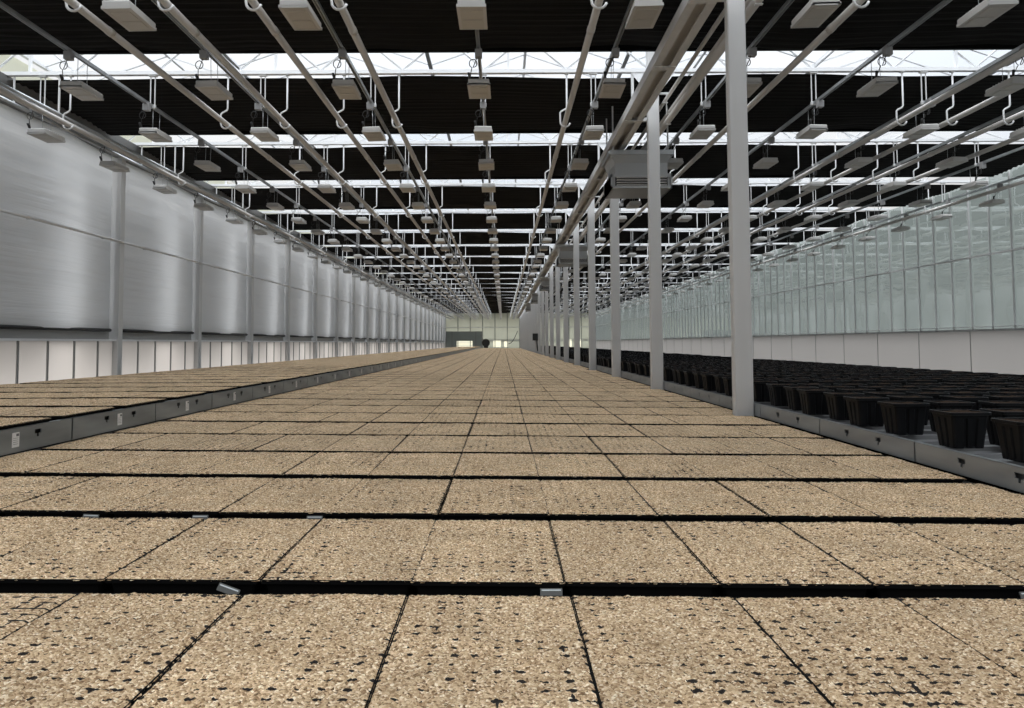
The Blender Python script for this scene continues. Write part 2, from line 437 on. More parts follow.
# ------------------------------------------------------------------ black curtains
def curtain_mesh(seed):
    b = MB(); L0 = .725*D
    rnd = random.Random(seed)
    def fn(u, v):
        x = X(-1400) + (X(XR)-X(-1400)-.05)*u
        w = .012*noise.noise(Vector((x*1.3, seed, 0)))
        y = L0*v + (w*2.2 if v > .5 else 0)*(v-.5)*2
        z = .011*math.sin(y*2*PI/.19 + 1.2*noise.noise(Vector((x*.6, y, seed)))) + .05*noise.noise(Vector((x*.35, y*.9, seed+4)))
        z -= .03*math.sin(PI*((x/1.75) % 1)) * (v if v > .8 else .2)
        return (x, y, z)
    b.grid(150, 88, fn)
    return b.mesh('curtain', M['curtain'])
cms = [curtain_mesh(s) for s in (1, 5)]
for i in range(-2, 25):
    z = 1.784+i-.0
    if z > ZEND-.3: break
    o = link('blackout_curtain', cms[i % 2], None, (0, Y(z)+.05, H(741)))
    n = i+3
    tag(o, 'black pleated blackout curtain drawn under the roof, %s strip from the camera' % ordw(n), 'curtain', 'blackout curtains under the roof')
    hem = MB(); hem.box(X(-1398), X(XR)-.1, .725*D-.035, .725*D+.03, -.05, .03)
    link('hem_bar', hem.mesh('hem_bar', M['black']), o)

# ------------------------------------------------------------------ columns on the bench side
def column_obj():
    b = MB(); b.cbox(X(-16.5), X(16.5), -.06, .06, 0, H(856), .012); return b.mesh('steel_column', M['column'])
cm = column_obj()
g = MB()
p = [(-18,690),(18,690),(62,745),(62,757),(-62,757),(-62,745)]
g.loft([[(X(a),-.07,H(c)) for a,c in p], [(X(a),-.062,H(c)) for a,c in p]]); gm = g.mesh('gusset_plate', M['truss'])
g = MB(); g.box(X(-70), X(-18), -.03, .03, H(612), H(622)); g.box(X(18), X(48), -.02, .02, H(688), H(693)); g.box(X(38), X(40), -.01, .01, H(630), H(690)); am = g.mesh('bracket_arm', M['white'])
g = MB(); g.cbox(-.17, .17, -.13, .13, 0, .025, .02); fm = g.mesh('foot_plate', M['galv'])
for i, z in enumerate(TR):
    o = link('steel_column', cm, None, (X(427), Y(z)+.04, 0))
    tag(o, 'light grey square steel column beside the middle bench, %s column from the camera' % ordw(i+1), 'column', 'columns along the middle bench')
    link('gusset_plate', gm, o); link('bracket_arm', am, o); link('foot_plate', fm, o)
# left wall columns
b = MB(); b.box(-.10, .06, -.07, .07, 0, H(700)); b.box(.06, .13, -.10, .10, 0, H(700)); wm = b.mesh('wall_column', M['column'])
for i, z in enumerate(TR):
    o = link('wall_column', wm, None, (X(XL), Y(z)+.05, 0))
    tag(o, 'pale steel column against the left wall between screens, %s from the camera' % ordw(i+1), 'column', 'columns along the left wall')

# ------------------------------------------------------------------ wall screens on the left
def wscreen(seed):
    b = MB(); L0 = D-.30
    def fn(u, v):      # u along the wall, v up
        y = .10 + L0*u; z = H(57) + (H(712)-H(57))*v
        bulge = .16*math.sin(PI*u)**2*(.35+.65*math.sin(PI*min(v*1.1, 1)))
        ridge = .05*math.exp(-((u-.52)/.16)**2)
        rip = .010*noise.noise(Vector((y*.35, z*5, seed))) + .012*noise.noise(Vector((y*.9, z*1.4, seed+7)))
        return (bulge*.5+ridge+rip, y, z)
    b.grid(36, 90, fn)
    return b.mesh('wall_screen', M['screen'])
wms = [wscreen(3), wscreen(9)]
hb = MB(); hb.tube([(.03,.10,H(55)), (.03,D-.2,H(55))], .035, 8); hbm = hb.mesh('roller_bar', M['cable'])
mb_ = MB(); mb_.tube([(.16,.0,H(386)), (.16,D-.0,H(386))], .028, 8)
for k in range(3): mb_.box(.05, .17, 1.2+k*1.3, 1.22+k*1.3, H(386)-.02, H(386)+.02)
mbm = mb_.mesh('cross_tube', M['label'])
for i in range(-1, len(TR)):
    z = 1.784+i
    o = link('wall_screen', wms[i % 2], None, (X(XL)-.02, Y(z)+.05, 0))
    tag(o, 'silver translucent roller screen on the left wall, %s screen from the camera' % ordw(i+2), 'screen', 'silver screens along the left wall')
    link('roller_bar', hbm, o)
    link('cross_tube', mbm, o)

# ------------------------------------------------------------------ pipes with hooks
def hook_mesh():
    b = MB(); pts = [(X(5),0,H(748)), (X(5),0,H(652))]
    pts += [(X(3),0,H(647)), (X(-10),0,H(640)), (X(-14),0,H(636)), (X(-14),0,H(612))]
    for k in range(1, 8):
        a = PI + PI*k/8*1.05; pts.append((X(14)*math.cos(a), 0, H(610)+X(14)*math.sin(a)))
    b.tube(pts, .014, 8); b.box(X(5)-.03, X(5)+.03, -.03, .03, H(744), H(748))
    return b.mesh('hook', M['white'])
hkm = hook_mesh()
PIPES = [(-1225,'beside the left wall'), (-780,'leftmost of the four over the left bench edge'), (-612,'second from left of the four left of centre'),
         (-452,'third from left of the four left of centre'), (-296,'nearest the centre of the left-hand four'), (178,'just left of the columns, right of centre'),
         (656,'first single pipe right of the columns'), (1128,'first of the four over the pots'), (1270,'second of the four over the pots'),
         (1430,'third of the four over the pots'), (1586,'last of the four over the pots'), (2050,'beside the glazed right wall')]
for xp, w in PIPES:
    b = MB(); b.tube([(0,-3,0), (0,YEND-.4,0)], .042, 14)
    z = 0.6
    while z < 24:
        b.tube([(0,Y(z)-.05,0), (0,Y(z)+.05,0)], .047, 14); z += 1.35
    o = link('heating_pipe', b.mesh('heating_pipe', M['pipe']), None, (X(xp), 0, H(610)))
    tag(o, 'long off-white heating pipe, ' + w, 'pipe', 'overhead heating pipes')
    for z in TR:
        h = link('hook', hkm, o); h.location = (0, Y(z), -H(610))
for xp, hp, r, w in ((460,612,.05,'thick pale supply pipe just right of the steel columns'), (470,640,.038,'medium pale supply pipe above the thick one behind the columns'),
                     (456,668,.028,'thin pale supply pipe, highest of three beside the columns')):
    b = MB(); b.tube([(0,-3,0), (0,YEND-.4,0)], r, 14)
    o = link('supply_pipe', b.mesh('supply_pipe', M['pipe']), None, (X(xp)+r, 0, H(hp)))
    tag(o, w, 'pipe', 'supply pipes beside the columns')
    g = MB(); g.box(-.04, .04, -.02, .02, -r-.012, -r); gmm = g.mesh('clamp', M['white'])
    for z in TR: link('clamp', gmm, o, (0, Y(z), 0))
# wide channel
b = MB()
x0, x1 = X(342), X(396); zb, zt = H(612), H(634)
b.box(x0, x1, -3, YEND-.4, zt-.008, zt)
b.box(x0, x0+.008, -3, YEND-.4, zb, zt); b.box(x1-.008, x1, -3, YEND-.4, zb, zt)
b.box(x0, x0+.10, -3, YEND-.4, zb-.008, zb); b.box(x1-.10, x1, -3, YEND-.4, zb-.008, zb)
o = link('cable_channel', b.mesh('cable_channel', M['column']))
tag(o, 'wide grey steel channel with two lower flanges running along the column heads', 'channel')
g = MB(); g.box(x0+.01, x1-.01, -.07, .07, zb-.02, zb-.008); gmm = g.mesh('tie_plate', M['white'])
g = MB(); g.box((x0+x1)/2-.02, (x0+x1)/2+.02, -.02, .02, zt, H(748)); gh = g.mesh('hanger', M['white'])
for z in TR:
    link('tie_plate', gmm, o, (0, Y(z), 0)); link('tie_plate', gmm, o, (0, Y(z+.45), 0)); link('hanger', gh, o, (0, Y(z), 0))
# left wall rail tubes
for xp, hp, r, w in ((-1252,640,.024,'thin galvanised tube above the pipe beside the left wall'), (-1380,668,.03,'galvanised drive shaft running under the left wall gutter beam')):
    b = MB(); b.tube([(0,-3,0), (0,YEND-.4,0)], r, 10)
    o = link('drive_tube', b.mesh('drive_tube', M['galv']), None, (X(xp), 0, H(hp))); tag(o, w, 'tube')
    g = MB(); g.box(-.012, .012, -.012, .012, r, (H(748)-H(hp))); gmm = g.mesh('hanger', M['white'])
    for z in TR: link('hanger', gmm, o, (0, Y(z), 0))

# ------------------------------------------------------------------ lamp rails and lamps
RAILX = [-53+311.5*k for k in range(-4, 8)]
hg = MB()
for s in (-.035, .035): hg.box(s-.007, s+.007, -.007, .007, 0, (H(748)-H(662)))
hg.box(-.06, .06, -.03, .03, (H(748)-H(662))-.03, (H(748)-H(662))); hg.box(-.05, .05, -.02, .02, -.045, .01)
hgm = hg.mesh('hanger', M['white'])
ROWNAME = ['beside the left wall','second from the left wall','third from the left wall','fourth from the left wall','over the middle of the bench',
           'just left of the columns','just right of the columns','second right of the columns','third right of the columns','fourth right of the columns','second from the glazed wall','nearest the glazed right wall']
for k, xr in enumerate(RAILX):
    b = MB(); w = .022; hh = .042; L1 = YEND-.5
    b.box(-w, w, -3, L1, -.002, .002); b.box(-w, -w+.003, -3, L1, -hh, 0); b.box(w-.003, w, -3, L1, -hh, 0)
    b.box(-w, -w+.012, -3, L1, -hh-.002, -hh); b.box(w-.012, w, -3, L1, -hh-.002, -hh)
    o = link('lamp_rail', b.mesh('lamp_rail', M['galv']), None, (X(xr), 0, H(662)))
    tag(o, 'thin galvanised lamp rail running lengthwise, ' + ROWNAME[k], 'rail', 'galvanised lamp rails')
    for z in TR: link('hanger', hgm, o, (0, Y(z), 0))

LW, LL, LH = .135, .29, .075
def lamp_proto():
    b = MB()   # housing, base of thing at its underside centre
    b.loft([[(-LW,-LL,.012),(LW,-LL,.012),(LW,LL,.012),(-LW,LL,.012)],
            [(-LW,-LL,LH),(LW,-LL,LH),(LW,LL,LH),(-LW,LL,LH)],
            [(-LW+.008,-LL+.008,LH+.012),(LW-.008,-LL+.008,LH+.012),(LW-.008,LL-.008,LH+.012),(-LW+.008,LL-.008,LH+.012)]])
    for k in range(7):
        yy = -.18+.06*k; b.box(-LW+.035, LW-.035, yy-.005, yy+.005, LH+.012, LH+.035)
    b.box(-LW-.012, LW+.012, -LL, -LL+.012, 0, .03); b.box(-LW-.012, LW+.012, LL-.012, LL, 0, .03)
    b.box(-LW-.012, -LW+.02, -LL, LL, 0, .014); b.box(LW-.02, LW+.012, -LL, LL, 0, .014)
    root = link('grow_lamp', b.mesh('grow_lamp', M['lamp']))
    b = MB(); b.box(-LW+.02, LW-.02, -LL+.02, LL-.02, .002, .012)
    for s in (-1, 1):
        b.box(-.10, .10, s*.12-.085, s*.12+.085, -.004, .004)
    kid(link('lens', b.mesh('lens', M['lens']), root), root)
    top = (H(662)-H(578)) - .045
    b = MB()
    b.tube([(0,-.12,LH+.012),(0,-.12,top-.002),(0,.12,top-.002),(0,.12,LH+.012)], .004, 5)
    kid(link('suspension_wire', b.mesh('suspension_wire', M['galv']), root), root)
    b = MB(); b.box(-.045, .045, -.40, -.30, top-.10, top); b.box(-.03, .03, -.385, -.315, top, top+.03)
    jb = kid(link('junction_box', b.mesh('junction_box', M['box']), root), root)
    b = MB()
    pts = [(-.02,-.35,top-.10)]
    for k in range(13):
        a = -PI/2+2*PI*k/12*.95; pts.append((-.07+.05*math.cos(a), -.34+.01*k/12, top-.17+.055*math.sin(a)))
    pts += [(-.10,-.30,LH+.09), (-.11,-.25,LH+.03)]
    b.tube(pts, .006, 6); b.tube([(-.115,-.26,LH+.01), (-.13,-.30,LH+.09)], .016, 8)
    kid(link('power_cable', b.mesh('power_cable', M['cable']), root), root)
    return root
lp = lamp_proto()
far = MB()
lam = []
for k, xr in enumerate(RAILX):
    n = 0
    for j in range(-1, 47):
        z = 1.815 + .5*j - (.035 if j == 0 else 0)
        if z > ZEND-.4: break
        x, y, zz = X(xr), Y(z), H(578)
        u, v = px(x, y, zz)
        inside = -20 < u < 1044 and v > -12
        if inside: n += 1
        lam.append((z, k, n, inside, x, y, zz))
lam.sort(key=lambda t: (not t[3], t[0]))
for i, (z, k, n, inside, x, y, zz) in enumerate(lam):
    if i < 300 and inside:
        if i == 0: o = lp; o.location = (x,y,zz)
        else:
            o = lp.copy(); COL.objects.link(o); o.location = (x,y,zz)
            for ch in KIDS['grow_lamp']:
                if z > 7 and ch.name.startswith('suspension'): continue
                d = ch.copy(); COL.objects.link(d); d.parent = o
        o.rotation_euler = (0, random.uniform(-.03,.03), random.uniform(-.02,.02))
        tag(o, 'grey box lamp on the rail %s, %s from camera' % (ROWNAME[k], ordw(n)), 'lamp', 'grow lamps hanging from the rails')
    elif inside:
        far.box(x-LW, x+LW, y-LL, y+LL, zz, zz+.11); far.box(x-.03, x+.03, y-.36, y-.30, zz+.3, zz+.42)
tag(link('distant_lamps', far.mesh('distant_lamps', M['lamp'])), 'far rows of tiny grey lamps merging under the roof', 'lamps', kind='stuff')

# ------------------------------------------------------------------ air units between columns
def air_unit(xc, z, lab):
    e = empty('air_unit', (X(xc), Y(z), H(478)))
    w = X(97); dp = .52
    b = MB()    # lower box with a stepped underside
    b.box(-w, w, -dp, dp, .0, .045); b.box(-w, w, -dp+.05, dp-.05, .045, .24)
    b.box(-w, -w+.03, -dp, dp, 0, .26); b.box(w-.03, w, -dp, dp, 0, .26); b.box(-w, w, -dp, -dp+.02, .20, .26)
    link('outlet_box', b.mesh('outlet_box', M['unit']), e)
    b = MB()
    for k in range(4): b.loft([[(-w+.1,-dp+.0,.06+.045*k),(w-.1,-dp+.0,.06+.045*k),(w-.1,-dp+.0,.066+.045*k),(-w+.1,-dp+.0,.066+.045*k)],
                               [(-w+.1,-dp+.06,.05+.045*k),(w-.1,-dp+.06,.05+.045*k),(w-.1,-dp+.06,.056+.045*k),(-w+.1,-dp+.06,.056+.045*k)]])
    link('louvre', b.mesh('louvre', M['label']), e)
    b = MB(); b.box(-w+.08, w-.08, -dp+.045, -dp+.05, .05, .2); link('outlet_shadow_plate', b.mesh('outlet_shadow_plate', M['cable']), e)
    b = MB()
    def rect(a, c, zz): return [(-a,-c,zz),(a,-c,zz),(a,c,zz),(-a,c,zz)]
    b.loft([rect(w*.86,dp*.9,.26), rect(w*.86,dp*.9,.46), rect(w*.98,dp,.60)]); link('hood', b.mesh('hood', M['unit']), e)
    b = MB(); b.loft([rect(w*1.06,dp*1.06,.60), rect(w*1.06,dp*1.06,.68)]); link('top_flange', b.mesh('top_flange', M['galv']), e)
    b = MB()
    for s in (-1, 1):
        for t in (-1, 1): b.box(s*w*.9-.012, s*w*.9+.012, t*dp*.8-.012, t*dp*.8+.012, .68, (H(748)-H(478)))
    link('hanger', b.mesh('hanger', M['white']), e)
    tag(e, lab, 'air unit', 'air units between the columns')
air_unit(440, 3.24, 'grey louvred air unit hanging behind the second column, nearest and largest')
air_unit(440, 6.28, 'grey louvred air unit hanging between columns, second from the camera')
air_unit(440, 9.3, 'grey louvred air unit hanging between columns, third from the camera')
air_unit(440, 12.3, 'small distant grey air unit, fourth along the column row')
air_unit(440, 15.3, 'tiny distant grey air unit, fifth along the column row')
# control box on a far column
b = MB(); b.cbox(-.21, .21, -.10, .0, -.25, .25, .02); o = link('control_box', b.mesh('control_box', M['cable']), None, (X(412), Y(12.784)-.03, H(75)))
b = MB(); b.tube([(.1,-.05,-.25),(.12,-.06,-.6),(.16,-.04,-1.0)], .04, 6); link('cable', b.mesh('cable', M['cable']), o)
tag(o, 'black control box mounted on a far column beside the bench', 'control box')
b = MB(); pts = []
for k in range(12):
    t = k/11; pts.append((X(130+230*t), YEND-.9, H(-20+320*t*t)))
b.tube(pts, .05, 6); tag(link('black_hose', b.mesh('black_hose', M['cable'])), 'black hose drooping beside the end wall windows', 'hose')
b = MB(); b.tube([(0,0,0),(0,.5,0)], .5, 16); b.tube([(0,-.05,0),(0,0,0)], .56, 16); b.box(-.3,.3,0,.5,-.9,-.4)
b.box(-.12,.12,.1,.4,-1.56,-.9)
tag(link('black_fan', b.mesh('black_fan', M['cable']), None, (X(-430), YEND-2, 1.56)), 'round black fan standing before the end wall', 'fan')

# ------------------------------------------------------------------ trays
PITX = 80.6; PITZ = .2095; Z1 = .518
TW = X(PITX)-.0015; TLN = .82
TILT = .012
BH = 124                       # middle bench sand below the eye at the centre line
def zsand(xp): return EYE - BH*U - TILT*xp*U
def tray_meshes(nx, ny, seed, amp):
    """black plug tray (origin at its underside centre) and the heaped cover as its part"""
    hw, hl, hz = TW/2, TLN/2, .055
    b = MB()
    def rr(a, c, z, r=.006): return [(-a+r,-c,z),(a-r,-c,z),(a,-c+r,z),(a,c-r,z),(a-r,c,z),(-a+r,c,z),(-a,c-r,z),(-a,-c+r,z)]
    b.loft([rr(hw-.02,hl-.02,0), rr(hw-.012,hl-.012,hz-.012), rr(hw,hl,hz-.012), rr(hw,hl,hz), rr(hw-.003,hl-.003,hz), rr(hw-.003,hl-.003,hz-.01)])
    tm_ = b.mesh('seed_tray', M['black'])
    b = MB()
    def fn(u, v):
        x = (u-.5)*2*(hw+.0012); y = (v-.5)*2*(hl-.002)
        e = min(u, 1-u)*TW; e2 = min(v, 1-v)*TLN
        ed = min(1, min(e, e2)/.008)
        p = Vector((x, y, seed))
        z = .010 + amp*(noise.noise(p*150)*.9 + noise.noise(p*75)*.7) + .005*noise.noise(p*9)
        # slight dimple over each cell rib crossing
        gx = abs(((x/CELLX) % 1)-.5); gy = abs(((y/CELLY) % 1)-.5)
        z -= .004*math.exp(-(gx*gx+gy*gy)/.012)
        jag = .006*noise.noise(p*70)
        if u in (0, 1): x += jag
        if v in (0, 1): y += jag*1.5
        return (x, y, hz - .003 + (z-.005)*ed)
    b.grid(nx, ny, fn)
    return tm_, b.mesh('vermiculite', M['sand'])
HI = [tray_meshes(130, 240, s, .0042) for s in (11, 23, 37)]
MID = [tray_meshes(36, 64, s, .0030) for s in (51, 62)]
LOW = [tray_meshes(9, 16, 70, .002)]
TOPZ = .055 + .004
rows = []
nrow = int((ZEND-.6-.2)/PITZ)
cand = []
for i in range(nrow):
    zc = Z1 - PITZ/2 + PITZ*i           # row centre
    for c in range(-6, 6):
        xc = -48 + PITX*(c+.5)
        cand.append(('m', i, c, zc, xc, zsand(xc)))
LBH = 85                                 # left bench sand below the eye
for i in range(2, nrow):
    zc = Z1 - PITZ/2 + PITZ*i + .06
    for c in range(7):
        xc = -536 - PITX*(c+.5)
        cand.append(('l', i, c, zc, xc, H(-LBH)))
def score(t):
    kind, i, c, zc, xc, zz = t
    x, y = X(xc), Y(zc)
    h = EYE-zz
    y0, y1 = max(y-TLN/2, .5), y+TLN/2
    v0, v1 = 343+F*h/y0, 343+F*h/y1
    u0, u1 = VPX+F*(x-TW/2)/y, VPX+F*(x+TW/2)/y
    du = min(u1, 1024)-max(u0, 0); dv = min(v0, 708)-v1
    return max(0, du)*max(0, dv)
sc_ = sorted(cand, key=score, reverse=True)
keep = set(); 
for t in sc_[:300]: keep.add(t[:3])
colrows = {}
for z in TR:
    yy = Y(z)+.04
    for i in range(nrow):
        zc = Y(Z1 - PITZ/2 + PITZ*i)
        if abs(zc-yy) < TLN/2+.09: colrows[i] = yy
stuff = MB()
jit = random.Random(3)
def notched(vm, cy, xn):
    """a tray and cover cut out around the steel column standing in it"""
    hw, hl = TW/2, TLN/2; c0, c1 = cy-.085, cy+.085
    b = MB(); zt = .055
    b.box(-hw, xn, -hl, hl, 0, zt-.004)
    if c0 > -hl: b.box(xn, hw, -hl, c0, 0, zt-.004)
    if c1 < hl: b.box(xn, hw, c1, hl, 0, zt-.004)
    me = b.mesh('seed_tray', M['black'])
    g = MB(); keepf = []
    g.v = [tuple(v.co) for v in vm.vertices]
    for p in vm.polygons:
        c = p.center
        if not (c.x > xn and c0 < c.y < c1): g.face(list(p.vertices), 0, True)
    return me, g.mesh('vermiculite', M['sand'])
visible_n = {}
order = sorted([t for t in cand], key=lambda t: (t[0], t[1], t[4]))
for t in order:
    kind, i, c, zc, xc, zz = t
    s = score(t)
    jx = jit.uniform(-.006, .006) if kind == 'm' else jit.uniform(-.012,.012); jy = jit.uniform(-.008, .008)
    if i > 2: jy += .012*math.sin(i*2.3)
    x, y = X(xc)+jx, Y(zc)+jy
    if kind == 'l': y += .03*math.sin(c*1.7+i)
    narrow = kind == 'm' and c == 5 and i in colrows
    lz = 1.0
    if i > 2 and kind == 'm': lz = 1.035 + .02*math.sin(i*1.9)
    if kind == 'l': lz = .945 + .035*math.sin(i*2.7)
    if t[:3] in keep:
        if s > 0: visible_n[(kind, i)] = visible_n.get((kind, i), 0)+1
        near = zc < 1.15
        tm_, vm = (HI[(i*5+c*7) % 3] if near else MID[(i+c) % 2] if zc < 3.2 else LOW[0])
        o = link('seed_tray', tm_, None, (x, y, zz-TOPZ))
        o.rotation_euler = (0, TILT if kind == 'm' else 0, jit.uniform(-.006,.006))
        o.scale = (1, lz, 1)
        if narrow:
            o.rotation_euler.z = 0; cy = colrows[i]-y
            o.data, vm = notched(vm, cy/lz, X(409)-x)
        link('vermiculite', vm, o)
        n = visible_n.get((kind, i), 1)
        if kind == 'm':
            lab = 'seed tray of beige vermiculite, middle bench, %s row from camera, %s from left' % (ordw(i+1), ordw(n))
        else:
            n2 = 7-c
            lab = 'seed tray on the raised left bench, %s row from camera, %s in from its rail' % (ordw(i-1), ordw(c+1))
        tag(o, lab, 'seed tray', 'seed trays on the middle bench' if kind == 'm' else 'seed trays on the left bench')
    else:
        w = TW/2*(.64 if narrow else 1); xx = x-TW/2+w
        sl = TILT if kind == 'm' else 0
        hl = TLN/2*lz; zt = zz
        stuff.box(xx-w, xx+w, y-hl, y+hl, zz-TOPZ, zz-.008, 1)
        bb = len(stuff.v); w2 = w-.003; h2 = hl-.005
        stuff.v += [(xx-w2,y-h2,zt-.010+sl*w2),(xx+w2,y-h2,zt-.010-sl*w2),(xx+w2,y+h2,zt-.010-sl*w2),(xx-w2,y+h2,zt-.010+sl*w2)]
        e_ = .02
        stuff.v += [(xx-w2+e_,y-h2+e_,zt+sl*w2),(xx+w2-e_,y-h2+e_,zt-sl*w2),(xx+w2-e_,y+h2-e_,zt-sl*w2),(xx-w2+e_,y+h2-e_,zt+sl*w2)]
        stuff.face([bb+4,bb+5,bb+6,bb+7], 0)
        for q in ((0,1,5,4),(1,2,6,5),(2,3,7,6),(3,0,4,7)): stuff.face([bb+a for a in q], 0)
tag(link('distant_seed_trays', stuff.mesh('distant_seed_trays', [M['sand'], M['black']])), 'far rows of beige seed trays receding down both benches', 'seed trays', kind='stuff')

# tags lying on the tray fronts
def tray_tag(u, v, rot, lab):
    # the point on the sand plane seen at that place
    t = (v-VPY)/F; a = (u-VPX)/F
    y = (BH*U)/(t - TILT*a*1.0) if True else 0
    x = a*y
    g = MB(); g.box(-.038, .038, -.004, .004, -.012, .012); g.box(-.033, .033, -.005, -.004, -.003, .003, 1)
    o = link('tray_label', g.mesh('tray_label', [M['tagmat'], M['label']]))
    zz = EYE - BH*U - TILT*x
    return o, x, y, zz, rot
def row_front(i): return Y(Z1 - PITZ/2 + PITZ*i) - TLN/2
TAGS = [(2, 95, 510, .05, 'leftmost small grey label on the second black row edge'), (2, 203, 514, 0, 'middle small grey label on the second black row edge'),
        (2, 316, 515, 0, 'rightmost small grey label on the second black row edge'), (1, 232, 587, .35, 'tilted grey label on the nearest black row edge, left of centre'),
        (1, 549, 592, 0, 'grey label on the nearest black row edge at the centre seam'), (1, 1020, 596, 0, 'grey label on the nearest black row edge at the right'),
        (4, 424, 453, 0, 'tiny pale label on the fourth row edge near the centre seam'), (4, 738, 457, 0, 'tiny pale label on the fourth row edge toward the columns')]
for i, u, v, rot, lab in TAGS:
    yf = row_front(i) - .034 if i < 3 else row_front(i)-.04
    x = (u-VPX)/F*yf
    g = MB(); g.box(-.032, .032, -.002, .002, -.011, .011)
    o = link('tray_label', g.mesh('tray_label', M['tagmat']), None, (x, yf, zsand(x/U)-.022)); o.rotation_euler = (-.5, rot, 0)
    g = MB(); g.box(-.028, .028, -.003, -.002, .004, .007); link('printed_line', g.mesh('printed_line', M['galv']), o)
    tag(o, lab, 'label', 'plant labels on the tray edges')

# ------------------------------------------------------------------ bench beds and containers
def bed(name, x0, x1, ztop, m, lab, tilt=0):
    e = empty(name, (0, 0, 0))
    b = MB(); y0, y1 = .1, YEND-2.5
    sl = TILT if tilt else 0
    b.loft([[(X(x0),y0,ztop-sl*X(x0)-.03),(X(x1),y0,ztop-sl*X(x1)-.03),(X(x1),y0,ztop-sl*X(x1)),(X(x0),y0,ztop-sl*X(x0))],
            [(X(x0),y1,ztop-sl*X(x0)-.03),(X(x1),y1,ztop-sl*X(x1)-.03),(X(x1),y1,ztop-sl*X(x1)),(X(x0),y1,ztop-sl*X(x0))]])
    link('bench_top', b.mesh('bench_top', m), e)
    lg = MB(); lg.box(-.03,.03,-.03,.03,0,ztop-.12); lgm = lg.mesh('leg', M['galv'])
    for k in range(8):
        for xx in (x0+60, x1-60): link('leg', lgm, e, (X(xx), 1+k*4.5*3, 0))
    cr = MB()
    for xx in (x0+60, x1-60): cr.box(X(xx)-.04, X(xx)+.04, y0, y1, ztop-.12, ztop-.07)
    link('roller_track', cr.mesh('roller_track', M['galv']), e)
    tag(e, lab, 'bench')
bed('growing_bench', -531, 405, zsand(0)-TOPZ, M['dark_deck'], 'long middle bench under the beige trays, ending at the columns', 1)
bed('growing_bench', -1110, -545, H(-LBH)-.17, M['dark_deck'], 'long bench carrying the raised metal containers on the left')
bed('growing_bench', 460, 1100, H(-134), M['dark_deck'], 'long bench carrying the metal containers of black pots on the right')

def container(side):
    """aluminium growing container, one pitch long; origin at its near outer corner, top of the rail = 0"""
    PL = .297 if side == 'l' else .325
    L1 = PL*D - .012
    s = -1 if side == 'l' else 1          # direction away from the middle bench
    hgt = (112.5-86)/503*523*U if side == 'l' else 21.5*U
    if side == 'l': hgt = .152
    else: hgt = .121
    m = M['rail'] if side == 'l' else M['rail_r']
    def bx(b, a0, a1, *r):
        b.box(min(s*a0, s*a1), max(s*a0, s*a1), *r)
    holes = [.107*D, .205*D] if side == 'l' else [.104*D, .213*D]
    b = MB(); t = .006; zt, zh0, zh1 = 0, -.030, -.058
    cur = 0.0
    for hc in holes:
        a, c = hc-.036, hc+.036
        bx(b, 0, t, cur, a, -hgt, zt)
        bx(b, 0, t, a, c, zh0, zt); bx(b, 0, t, a, hc-.012, -hgt, zh1); bx(b, 0, t, hc+.012, c, -hgt, zh1)
        bx(b, 0, t, hc-.012, hc+.012, -hgt, zh1-.02)
        cur = c
    bx(b, 0, t, cur, L1, -hgt, zt)
    bx(b, 0, .035, 0, L1, -.004, .0); bx(b, 0, .03, 0, L1, -hgt, -hgt+.004)
    bx(b, 0, .012, 0, .006, -hgt, 0); bx(b, 0, .012, L1-.006, L1, -hgt, 0)
    root = link('growing_container', b.mesh('growing_container', m))
    b = MB()
    W = 560*U if side == 'l' else 655*U
    if side == 'l': bx(b, .04, W, .004, L1-.004, -.10, -.09)
    else:
        bx(b, .04, W, .004, L1-.004, -.045, -.035)
        for k in range(5): bx(b, .04, W, .1+k*.3, .14+k*.3, -.035, -.012)
    kid(link('deck', b.mesh('deck', M['dark_deck'] if side == 'l' else M['deck']), root), root)
    b = MB(); bx(b, W-.006, W, 0, L1, -hgt, 0); kid(link('outer_rail', b.mesh('outer_rail', m), root), root)
    b = MB(); bx(b, t+.03, t+.034, .05, L1-.05, -.085, -.01); kid(link('hole_tone_plate', b.mesh('hole_tone_plate', M['cable'] if side == 'l' else M['deck']), root), root)  # added backing; its colour paints the holes' shade at left, see-through light at right
    if side == 'l':
        b = MB(); yc = .152*D
        bx(b, -.0015, 0, yc-.036, yc+.036, -.118, -.028)
        o = kid(link('label_sticker', b.mesh('label_sticker', M['label']), root), root); o['label'] = 'white printed sticker'
        b = MB()
        bx(b, -.0022, -.0015, yc+.004, yc+.03, -.052, -.036)
        for k in range(4): bx(b, -.0022, -.0015, yc-.028, yc+.024, -.064-.012*k, -.062-.012*k)
        kid(link('printed_lines', b.mesh('printed_lines', M['label_ink']), o), o)
    return root
cl = container('l'); cr_ = container('r')
n = 0
z = 1.011; first = True; k = 0
z0l = 1.2456 - .297*2     # joint seen at the near left end
zz_ = z0l - .297
idx = 0
while zz_ < ZEND-1:
    o = cl if idx == 0 else dup(cl)
    o.location = (X(-533), Y(zz_), H(-90)); idx += 1
    vis = px(X(-523), Y(zz_+.297), H(-89))[0] > 0
    if vis: n += 1
    tag(o, 'grey metal container rail left of the middle bench, %s from the camera' % ordw(max(n, 1)) if vis or n else 'grey metal container at the left, mostly outside the picture', 'container', 'metal containers on the left bench')
    o['label'] = 'grey metal growing container on the left bench, %s from the camera' % ordw(idx)
    zz_ += .297
idx = 0; zz_ = 1.103 - .33*2
RC = []
while zz_ < ZEND-1:
    o = cr_ if idx == 0 else dup(cr_)
    o.location = (X(444.5), Y(zz_), H(-109)); idx += 1; RC.append(zz_)
    o['label'] = 'grey metal growing container under black pots, %s from the camera' % ordw(idx); o['category'] = 'container'; o['group'] = 'metal containers under the pots'
    zz_ += .325

